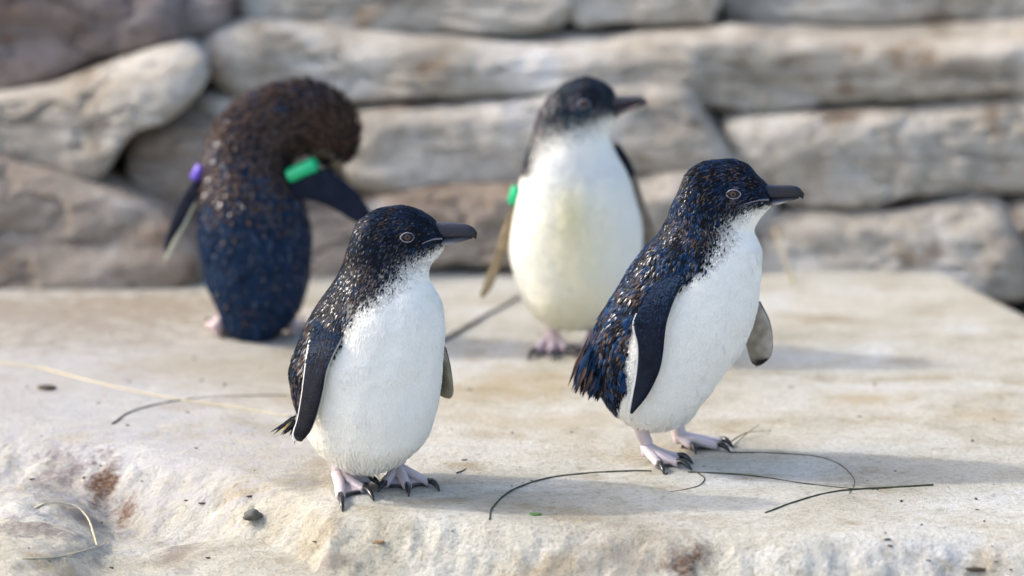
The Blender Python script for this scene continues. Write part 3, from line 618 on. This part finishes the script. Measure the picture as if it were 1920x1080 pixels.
n = 26; tb = np.array([on_plane(553 + rng.uniform(-4, 6), 786 + rng.uniform(-12, 8), A.Y + rng.uniform(-20, 45) * PX) for _ in range(n)]); te = np.array([on_plane(532 + rng.uniform(-6, 12), 812 + rng.uniform(-8, 6), A.Y + rng.uniform(-15, 40) * PX) for _ in range(n)])
cc = np.where(rng.random(n)[:, None] < .3, np.array((.45, .36, .16)), np.array((.014, .018, .03)))
A.add_blades(tb, te - tb, np.tile((-.5, -.8, .3), (n, 1)), np.linalg.norm(te - tb, axis=1), np.full(n, .004), np.zeros(n), np.full((n, 3), .014), cc, cc)
A.finish()

# ---- bird B: front right, walking, back and flank towards us
B = Bird('penguin with blue and brown streaked back and raised tail, striding across the pale rock', (1245, 862),
  [((1186, 797), (1222, 804)), ((1156, 778), (1260, 797)), ((1130, 746), (1292, 782)), ((1113, 705), (1324, 746)), ((1110, 660), (1357, 702)), ((1121, 610), (1390, 657)), ((1147, 560), (1414, 602)), ((1177, 512), (1425, 550)),
   ((1207, 470), (1429, 507)), ((1236, 440), (1430, 470)), ((1253, 410), (1421, 447)), ((1263, 376), (1417, 432)), ((1283, 336), (1424, 413)), ((1303, 314), (1434, 400)), ((1337, 301), (1443, 391)), ((1372, 298), (1448, 385)),
   ((1401, 309), (1449, 378)), ((1420, 329), (1448, 371)), ((1440, 347), (1447, 365))],
  [(0, 14), (1, 54), (2, 80), (3, 96), (4, 106), (6, 110), (7, 102), (8, 90), (9, 74), (10, 60), (11, 52), (12, 48), (13, 45), (14, 41), (15, 37), (16, 30), (17, 22), (18, 10)],
  [(0, 22), (7, 22), (10, 12), (13, 2), (18, 0)],
  [(1455, 372), (1448, 382), (1407, 391), (1372, 408), (1356, 428), (1340, 470), (1322, 502), (1290, 526), (1262, 552), (1222, 590), (1200, 612), (1184, 630), (1174, 680), (1178, 722), (1158, 750), (1152, 776), (1120, 790), (1040, 790), (1040, 260), (1460, 260)],
  [(0, 8), (6, 9), (8, 24), (9, 44), (10, 50), (11, 36), (12, 20), (15, 9), (18, 5)],
  pal((.007, .026, .070), (.105, .072, .056), lambda i: np.interp(i, [0, 8, 12, 16], [.46, .40, .28, .32]), lambda i: np.interp(i, [0, 3, 8, 10, 13, 16, 18], [.5, .34, .26, .26, .24, .12, .03])),
  [(0, 12), (6, 11.5), (8, 9), (9, 6.8), (11, 5.4), (14, 5.2), (15, 4.4), (18, 2.4)], white=(.82, .795, .725))
B.claws = []; B.eye_mid = B.Y
B.grow(22000, 9000)
B.flipper([((1232, 528), (1288, 520)), ((1210, 562), (1270, 550)), ((1192, 592), (1258, 580)), ((1189, 612), (1249, 612)), ((1197, 650), (1244, 660)), ((1195, 695), (1236, 698)), ((1187, 742), (1214, 742)), ((1181, 774), (1186, 776))],
  [(-74, -84), (-98, -108), (-108, -118), (-108, -123), (-108, -124), (-106, -122), (-100, -114), (-92, -94)], .0036, (.010, .013, .023), (.5, .48, .42), None, (.26, .97), scales=1000)
B.flipper([((1398, 585), (1424, 565)), ((1396, 615), (1444, 603)), ((1399, 643), (1450, 645)), ((1408, 676), (1444, 670)), ((1418, 687), (1428, 684))],
  [(60, 40), (58, 24), (56, 20), (54, 20), (50, 30)], .003, (.36, .325, .27), (.02, .02, .03), (.03, .03, .04), None, tipdark=.34)
B.foot((1200, 795), -22, (1212, 864), [((1236, 880), (1245, 890)), ((1273, 877), (1297, 883)), ((1274, 865), (1299, 871))], hind=(1243, 850), ank=.020)
B.foot((1266, 780), 10, (1272, 840), [((1298, 845), (1305, 853)), ((1346, 844), (1369, 849)), ((1354, 835), (1374, 841))], ank=.019, leg_r=(.010, .009, .008))
B.bill([((1430, 343), (1424, 374)), ((1442, 346.5), (1442, 372)), ((1463, 347), (1464, 371)), ((1486, 347.5), (1486, 369)), ((1499, 352), (1498, 369)), ((1508, 363), (1505.5, 374))],
       [((1424, 373), (1430, 384)), ((1444, 371), (1448, 384)), ((1463, 370), (1464, 382)), ((1483, 368), (1482, 377)), ((1498, 368), (1498, 372))],
       [22, 18, 13, 10, 7, 2], [19, 16, 11, 7, 2], (0, 0), c_up=(.035, .035, .042), c_lo=(.05, .05, .06), pale=(.45, (.42, .40, .40)), gape=[(1440, 374), (1424, 375), (1408, 379), (1395, 383)])
B.eye(1375, 364, 28, 16.5)
n = 170; k = rng.random(n); zz = rng.uniform(-46, 40, n); tb = np.array([on_plane(1108 + 22 * q + rng.uniform(-6, 6), 640 + 62 * q + rng.uniform(-14, 14), B.Y + y_ * PX) for q, y_ in zip(k, zz)]); te = np.array([on_plane(1077 + 46 * q + rng.uniform(-6, 6), 732 + 16 * q + rng.uniform(-52, 8), B.Y + (y_ * .9) * PX) for q, y_ in zip(k, zz)])
r = rng.random(n)[:, None]; cb = np.where(r < .55, np.array((.010, .028, .066)), np.array((.010, .010, .014))); ce = np.where(rng.random(n)[:, None] < .25, np.array((.17, .11, .09)), cb)
B.add_blades(tb, te - tb, np.tile((-.5, -.8, .3), (n, 1)), np.linalg.norm(te - tb, axis=1), rng.uniform(.006, .009, n), np.zeros(n), cb, ce, cb)
B.finish()

# ---- bird C: behind, facing us, cream-stained breast, head turned
C = Bird('penguin facing forward with yellow-stained cream breast and head turned aside', (1062, 656),
  [((1050, 614), (1088, 614)), ((1018, 603), (1122, 608)), ((988, 572), (1160, 583)), ((967, 522), (1187, 548)), ((956, 469), (1203, 505)), ((959, 421), (1207, 463)), ((968, 372), (1203, 420)), ((980, 328), (1192, 377)),
   ((987, 290), (1180, 332)), ((997, 262), (1158, 290)), ((1004, 234), (1146, 262)), ((1010, 212), (1147, 246)), ((1021, 192), (1152, 234)), ((1042, 168), (1157, 225)), ((1070, 152), (1160, 217)), ((1100, 145), (1161, 211)), ((1127, 152), (1161, 206)), ((1147, 166), (1160, 202)), ((1156, 182), (1159, 199))],
  [(0, 16), (1, 54), (2, 84), (3, 102), (4, 110), (6, 106), (7, 98), (8, 84), (9, 70), (10, 60), (11, 56), (12, 54), (13, 52), (14, 48), (15, 42), (16, 34), (17, 22), (18, 10)],
  [(0, 90), (8, 85), (11, 40), (13, 30), (18, 20)],
  [(1165, 214), (1140, 214), (1096, 233), (1041, 249), (1016, 262), (1002, 290), (990, 325), (950, 330), (950, 130), (1170, 130)],
  [(0, 8), (8, 22), (9, 44), (10, 44), (12, 28), (15, 12), (18, 6)],
  pal((.014, .034, .048), (.14, .115, .125), .45, lambda i: np.interp(i, [8, 11, 13, 15, 16], [.5, .7, .55, .2, .05]), black=(.013, .015, .021)),
  [(0, 11), (6, 10), (9, 6), (12, 5), (15, 4), (18, 2.4)], white=(.79, .775, .70),
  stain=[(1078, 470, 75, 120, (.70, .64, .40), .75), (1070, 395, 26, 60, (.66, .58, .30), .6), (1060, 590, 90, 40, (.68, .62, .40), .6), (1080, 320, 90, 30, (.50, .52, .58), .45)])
C.claws = []; C.eye_mid = C.Y + 10 * PX
C.grow(12000, 8000)
C.flipper([((972, 360), (955, 395)), ((968, 400), (944, 430)), ((955, 455), (928, 480)), ((942, 492), (912, 522)), ((922, 540), (902, 548)), ((908, 556), (902, 558))],
  [(0, 0), (-6, 6), (-6, 8), (-6, 6), (-4, 2), (0, 0)], .004, (.26, .20, .12), (.02, .02, .03), (.03, .03, .035))
C.flipper([((1178, 340), (1190, 318)), ((1186, 385), (1202, 360)), ((1196, 420), (1222, 415)), ((1204, 470), (1236, 460)), ((1222, 520), (1240, 510))],
  [(10, 20), (8, 16), (8, 14), (8, 12), (8, 10)], .004, (.20, .16, .12), (.02, .02, .03), (.025, .025, .03))
# dark shoulder edge that shows past the white breast
C.flipper([((1150, 285), (1158, 268)), ((1166, 318), (1180, 300)), ((1178, 350), (1192, 335)), ((1186, 372), (1192, 366))], [(30, 35), (28, 34), (24, 30), (20, 24)], .007, (.02, .022, .03), (.02, .02, .03))
C.foot((1038, 592), 0, (1036, 646), [((1003, 667), (990, 677)), ((1036, 668), (1036, 678)), ((1064, 664), (1080, 672))], pink=(.58, .47, .49), leg_r=(.011, .010, .009))
C.foot((1112, 600), 6, (1112, 650), [((1090, 668), (1082, 676)), ((1118, 668), (1120, 678)), ((1145, 662), (1158, 670))], pink=(.46, .34, .37))
C.bill([((1144, 178), (1142, 208)), ((1157, 181), (1159, 204)), ((1178, 181), (1180, 199)), ((1196, 180), (1198, 196)), ((1207, 183), (1206, 196)), ((1213, 190), (1211, 199))],
       [((1142, 207), (1146, 220)), ((1159, 203), (1163, 215)), ((1178, 199), (1180, 209)), ((1194, 196), (1195, 203)), ((1205, 195), (1205, 199))],
       [22, 18, 13, 10, 7, 2], [19, 16, 11, 7, 2], (-10, -52), c_up=(.03, .03, .036), c_lo=(.06, .05, .055), pale=(.5, (.36, .28, .26)))
C.eye(1095, 195, 26, 17)
def band(bird, pts, rad, m, thick=.0016):
    """a short sleeve round the flipper"""
    p = np.array(pts, float); ax = p[1] - p[0]; ax /= np.linalg.norm(ax); n_ = np.cross(ax, (0, 1., 0)); n_ /= np.linalg.norm(n_); d_ = np.cross(ax, n_)
    a = np.arange(28) / 28 * 2 * np.pi; prof = [(0, 1 - .1), (.06, 1), (.94, 1), (1, .9), (.97, .8), (.03, .8), (0, .9)]
    G_ = np.array([p[0] + (p[1] - p[0]) * t + (n_[None] * np.cos(a)[:, None] * rad[0] + d_[None] * np.sin(a)[:, None] * rad[1]) * k for t, k in prof])
    g = Geo(); g.grid(G_, (.2, .5, .3), caps=False); return g.obj('flipper_band', [m], bird.root)
band(C, [on_plane(971, 350, C.Y), on_plane(963, 382, C.Y)], (.0082, .009), M_GREEN)
C.finish()

# ---- bird D: behind, back to us, head bent round to preen under the flipper
D = Bird('penguin seen from behind, bending its scruffy brown head under a green-banded flipper', (478, 634),
  [((462, 641), (492, 642)), ((430, 624), (524, 626)), ((408, 578), (560, 580)), ((386, 530), (577, 530)), ((375, 470), (583, 478)), ((372, 420), (581, 430)), ((376, 370), (573, 386)), ((382, 320), (558, 345)), ((391, 270), (548, 318)),
   ((412, 226), (550, 300)), ((446, 196), (556, 290)), ((484, 174), (566, 284)), ((532, 160), (578, 282)), ((582, 157), (588, 286)), ((622, 167), (595, 293)), ((652, 190), (601, 300)), ((670, 222), (608, 306)), ((674, 258), (615, 312)), ((663, 290), (624, 316)), ((646, 307), (633, 316))],
  [(0, 12), (1, 46), (2, 74), (3, 90), (4, 98), (6, 98), (7, 92), (8, 82), (9, 72), (10, 64), (11, 58), (12, 54), (13, 52), (14, 50), (15, 47), (16, 42), (17, 34), (18, 24), (19, 10)],
  [(0, 270), (8, 270), (12, 300), (19, 320)],
  [(300, 660), (300, 120), (720, 120), (720, 316), (652, 312), (634, 300), (616, 282), (594, 276), (572, 290), (570, 330), (590, 380), (600, 430), (600, 500), (585, 660)],
  [(0, 6), (7, 6), (14, 10), (19, 8)],
  {'skin': np.array((.010, .011, .016)), 'fn': lambda ix, pos, rg, n: (lambda br, v: (
      np.where(br, np.array((.04, .027, .023)) * v, np.array((.008, .016, .034)) * v),
      np.where(br, np.array((.095, .062, .048)) * v, np.array((.008, .030, .080)) * v),
      np.where(br, np.array((.085, .056, .044)) * v, np.array((.012, .024, .05)) * v), np.where(br[:, 0], rg.uniform(.25, .8, n), rg.uniform(.06, .2, n))))(
      (rg.random(n) < np.interp(ix, [0, 1.5, 3, 5, 6.5, 8.5, 10, 19], [.12, .03, .0, .01, .26, .6, .9, .98]) * (.55 + .8 * (vnoise(pos, 55, 2) * .5 + .5)))[:, None], rg.uniform(.5, 1.5, n)[:, None]), 'glint': .22},
  [(0, 11), (5, 10), (7, 9), (10, 11), (13, 12), (17, 9), (19, 5)], white=(.30, .24, .16))
D.claws = []; D.eye_mid = D.Y
D.grow(16000, 3000)
_P = D.P; _n = 900; _i = (np.interp(rng.uniform(8.2, 17.5, _n), D.idx, np.arange(D.NR))).astype(int); _j = rng.integers(0, D.NS, _n)
_nr = _P[_i, _j] - _P[_i].mean(1); _nr /= np.linalg.norm(_nr, axis=1)[:, None]; _fl = _P[_i - 2, _j] - _P[_i, _j] + rng.normal(0, .0022, (_n, 3)); _c = np.where(rng.random(_n)[:, None] < .75, np.array((.085, .055, .042)), np.array((.012, .014, .02))) * rng.uniform(.5, 1.5, _n)[:, None]
D.add_blades(_P[_i, _j], _fl, _nr, rng.uniform(.010, .017, _n), rng.uniform(.0025, .0045, _n), rng.uniform(.35, .8, _n), _c * .5, _c, _c * 1.25)
D.flipper([((552, 372), (548, 338)), ((575, 374), (570, 324)), ((605, 382), (605, 316)), ((640, 400), (640, 335)), ((672, 420), (672, 362)), ((694, 428), (696, 398)), ((706, 424), (706, 414))],
  [(-40, -50), (-54, -66), (-58, -70), (-56, -64), (-52, -58), (-50, -52), (-50, -50)], .0042, (.012, .017, .032), (.5, .47, .40))
D.flipper([((392, 345), (384, 310)), ((376, 365), (366, 330)), ((362, 385), (338, 372)), ((342, 425), (322, 412)), ((325, 460), (310, 450)), ((312, 478), (308, 470))],
  [(-10, 0), (-14, -6), (-16, -8), (-14, -8), (-10, -6), (-8, -6)], .004, (.02, .022, .032), (.5, .47, .40))
nfl = 40; tt = np.linspace(0, 1, nfl); e0 = np.array([on_plane(np.interp(t, [0, .4, 1], [366, 350, 314]), np.interp(t, [0, .4, 1], [376, 408, 476]), D.Y - 16 * PX) for t in tt])
D.add_blades(e0, np.tile((-.35, 0, -.9), (nfl, 1)) + 0.0, np.tile((0, -1., .1), (nfl, 1)), np.full(nfl, .010), np.full(nfl, .0055), np.zeros(nfl), *[np.tile((.52, .49, .36), (nfl, 1))] * 3)
D.foot((415, 600), 10, (408, 633), [((392, 614), (388, 606)), ((406, 610), (404, 602)), ((422, 614), (424, 606))], pink=(.52, .40, .40))
D.foot((545, 600), 10, (550, 632), [((536, 614), (533, 606)), ((551, 610), (552, 602)), ((566, 614), (570, 606))], pink=(.52, .40, .40))
D.bill([((648, 296), (632, 302)), ((642, 310), (626, 312)), ((628, 324), (616, 318)), ((610, 336), (604, 328)), ((598, 340), (596, 334))],
       [((632, 302), (622, 300)), ((626, 312), (616, 308)), ((616, 318), (608, 315)), ((605, 328), (601, 325))], [18, 15, 11, 8, 3], [14, 11, 8, 3], (0, 0))
band(D, [on_plane(541, 330, D.Y - 58 * PX), on_plane(594, 307, D.Y - 66 * PX)], (.0092, .012), M_GREEN)
band(D, [on_plane(379, 311, D.Y - 8 * PX), on_plane(365, 336, D.Y - 8 * PX)], (.0075, .009), M_PURPLE)
n = 60; k = rng.uniform(-1, 1, n); tb = np.array([on_plane(478 + 30 * q, 585 + rng.uniform(-14, 14), D.Y - (60 - 20 * abs(q)) * PX) for q in k]); te = np.array([on_plane(478 + 24 * q + rng.uniform(-4, 4), 640 - 12 * abs(q) + rng.uniform(-10, 6), D.Y - (58 + rng.uniform(0, 12)) * PX) for q in k])
cc = np.array((.012, .024, .05)) * rng.uniform(.5, 1.6, n)[:, None]
D.add_blades(tb, te - tb, np.tile((0, -1., .2), (n, 1)), np.linalg.norm(te - tb, axis=1), np.full(n, .006), np.zeros(n), cc, cc, cc)
D.finish()

# ------------------------------------------------------------------ small things lying on the rock
def stem(name, px, r0, m, label, cat, lifts=None, r1=None, group=None, taper=True, flat_=1.0):
    g0 = np.array([ground(u, v) for u, v in px]); n = len(px) * 7; P = spline(g0, n)
    L = np.interp(np.linspace(0, 1, n), np.linspace(0, 1, len(px)), lifts or [0] * len(px)); r1 = r0 * .4 if r1 is None else r1
    hz = height(P[:, 0], P[:, 1]); hz = np.maximum(np.convolve(np.pad(hz, 5, mode='edge'), np.ones(11) / 11, 'valid'), hz - .0006)
    rad = np.linspace(r0, r1, n); P[:, 2] = hz + rad * .7 * flat_ + L
    c = (P[0] + P[-1]) / 2
    g = Geo(); g.tube(P, rad * (1 + .12 * np.sin(np.arange(n) * 2.1)), (.1, .1, .1), 0, 8, n * 2, flat_)
    o = g.obj(name, [m]); o['label'] = label; o['category'] = cat
    if group: o['group'] = group
    return o
TG = 'thin dark stems on the rock'
stem('stem', [(918, 976), (924, 952), (958, 922), (1020, 899), (1100, 888), (1180, 884), (1222, 884)], .0010, M_TWIG, 'thin dark green stem curving from the shaded rock to the striding foot', 'stem', r1=.0009, group=TG)
stem('stem', [(1290, 886), (1400, 892), (1500, 906), (1580, 915), (1640, 918)], .0010, M_TWIG, 'straight thin stem running from the striding foot along the rock', 'stem', group=TG)
stem('stem', [(1435, 962), (1480, 945), (1540, 927), (1600, 919), (1680, 914), (1750, 910)], .0009, M_TWIG, 'thin dark stem with orange tip crossing the straight stem', 'stem', r1=.0011, group=TG)
stem('stem', [(1368, 849), (1450, 850), (1530, 856), (1575, 872), (1598, 893), (1602, 908), (1592, 926)], .0008, M_TWIG, 'hooked thin stem beginning at the rear foot of the striding penguin', 'stem', group=TG)
stem('stem', [(1366, 838), (1400, 818), (1447, 811)], .0008, M_TWIG, 'short pale stem poking out beyond the rear toes', 'stem', [0.004, .004, .002], group=TG)
stem('stem', [(1372, 842), (1400, 824), (1424, 810)], .0007, M_TWIG, 'short dark stem crossing the pale one beyond the rear toes', 'stem', [.001, .007, .009], group=TG)
stem('stem', [(1308, 887), (1321, 898), (1310, 911), (1285, 918), (1257, 922)], .0008, M_TWIG, 'small curled stem below the front foot of the striding penguin', 'stem', group=TG)
stem('stem', [(856, 888), (866, 884), (874, 878)], .0010, M_TWIG, 'tiny bent twig beside the white-breasted penguin on the ledge lip', 'stem', group=TG)
stem('straw', [(66, 953), (110, 950), (145, 960), (166, 985), (176, 1010), (182, 1026)], .0014, M_STRAW, 'curved dry straw arching over the rusty crack', 'straw', [0, .004, .006, .006, .004, .001], .0012, flat_=.6)
stem('straw', [(38, 1048), (90, 1046), (140, 1038), (180, 1026), (200, 1018)], .0014, M_STRAW, 'flat dry straw lying below the arched one', 'straw', flat_=.6)
stem('straw', [(-60, 672), (0, 682), (80, 692), (160, 712), (260, 736), (350, 752), (450, 766), (545, 782)], .0032, M_STRAW, 'long pale straw lying across the rock behind the ledge lip', 'straw', r1=.002, flat_=.45)
stem('stem', [(210, 796), (248, 772), (330, 752), (430, 743), (540, 741)], .0013, M_GREY_STEM, 'thin grey stem crossing the long pale straw', 'stem', group=TG)
stem('stem', [(826, 642), (890, 606), (940, 578), (974, 556)], .0030, M_GREY_STEM, 'thick grey stem lying between the two front penguins', 'stem', r1=.002, group=TG)
def upright(px, Y0, Y1, r, m, label):
    P = np.array([on_plane(u, v, Y0 + (Y1 - Y0) * k / (len(px) - 1)) for k, (u, v) in enumerate(px)]); 
    g = Geo(); g.tube(P, np.linspace(r, r * .5, len(P)), (.1, .1, .1), 0, 8, 24, .6); o = g.obj('straw', [m]); o['label'] = label; o['category'] = 'straw'
gq = ground(1488, 530)
upright([(1488, 530), (1474, 490), (1460, 455), (1452, 430)], gq[1], gq[1] + .03, .0032, M_STRAW, 'dry straw standing against the foot of the rock wall')

def chunk(name, u, v, w, d, h, m, label, cat, seed, flatp=False):
    c = ground(u, v); th = np.linspace(0, np.pi, 12)[1:-1]; ph = np.arange(18) / 18 * 2 * np.pi
    B_ = np.stack([np.sin(th)[:, None] * np.cos(ph), np.sin(th)[:, None] * np.sin(ph), np.cos(th)[:, None] + 0 * ph], -1)
    f = 1 + .28 * fbm(B_.reshape(-1, 3), 1.6, 3, seed).reshape(B_.shape[:2]); B_ = B_ * f[..., None] * [w / 2, d / 2, h / 2]
    B_ = B_ + c + [0, 0, h * .38]; g = Geo(); g.grid(B_, (.1, .1, .1)); o = g.obj(name, [m])
    if label: o['label'] = label; o['category'] = cat
    return o
chunk('pebble', 473, 974, .021, .020, .012, M_PEBBLE, 'dark grey pebble lying on the pale lower slab', 'pebble', 3)
chunk('leaf_fragment', 712, 1016, .011, .010, .0016, M_LEAFBIT, 'orange brown leaf scrap on the lower slab', 'leaf', 5)
chunk('leaf_fragment', 1004, 965, .015, .009, .002, M_GREENBIT, 'bright green leaf scrap beside the curved stem', 'leaf', 8)
chunk('bark_fragment', 88, 729, .022, .02, .004, M_SPECK, 'dark bark flake lying near the long pale straw', 'bark', 9)
chunk('bark_fragment', 1832, 1070, .022, .008, .004, M_SPECK, 'dark bark flake stuck on the front rock face', 'bark', 10)
sp = Geo(); r3 = random.Random(11)
spots = [(1660, 1000), (1664, 1012), (1668, 1024), (1740, 1051), (1860, 1024), (1690, 940), (1830, 936), (1645, 918), (980, 905), (1640, 722), (960, 812)]
spots += [(r3.uniform(20, 1900), r3.uniform(600, 1070)) for _ in range(80)]
for u, v in spots:
    c = ground(u, v); s_ = r3.uniform(.0006, .0022); a = r3.uniform(0, 3.1); d1 = np.array([math.cos(a), math.sin(a), 0]) * s_ * r3.uniform(1, 2.2); d2 = np.array([-math.sin(a), math.cos(a), 0]) * s_ * .7
    t = np.linspace(0, 2 * np.pi, 6, endpoint=False); r0 = np.array([c + d1 * math.cos(k) + d2 * math.sin(k) for k in t]); sp.grid(np.array([r0, r0 * [1, 1, 1] + [0, 0, s_ * .5]]), (.1, .1, .1))
o = sp.obj('debris_flecks', [M_SPECK], kind='stuff', label='tiny dark flecks of debris scattered over the pale rock', category='debris')
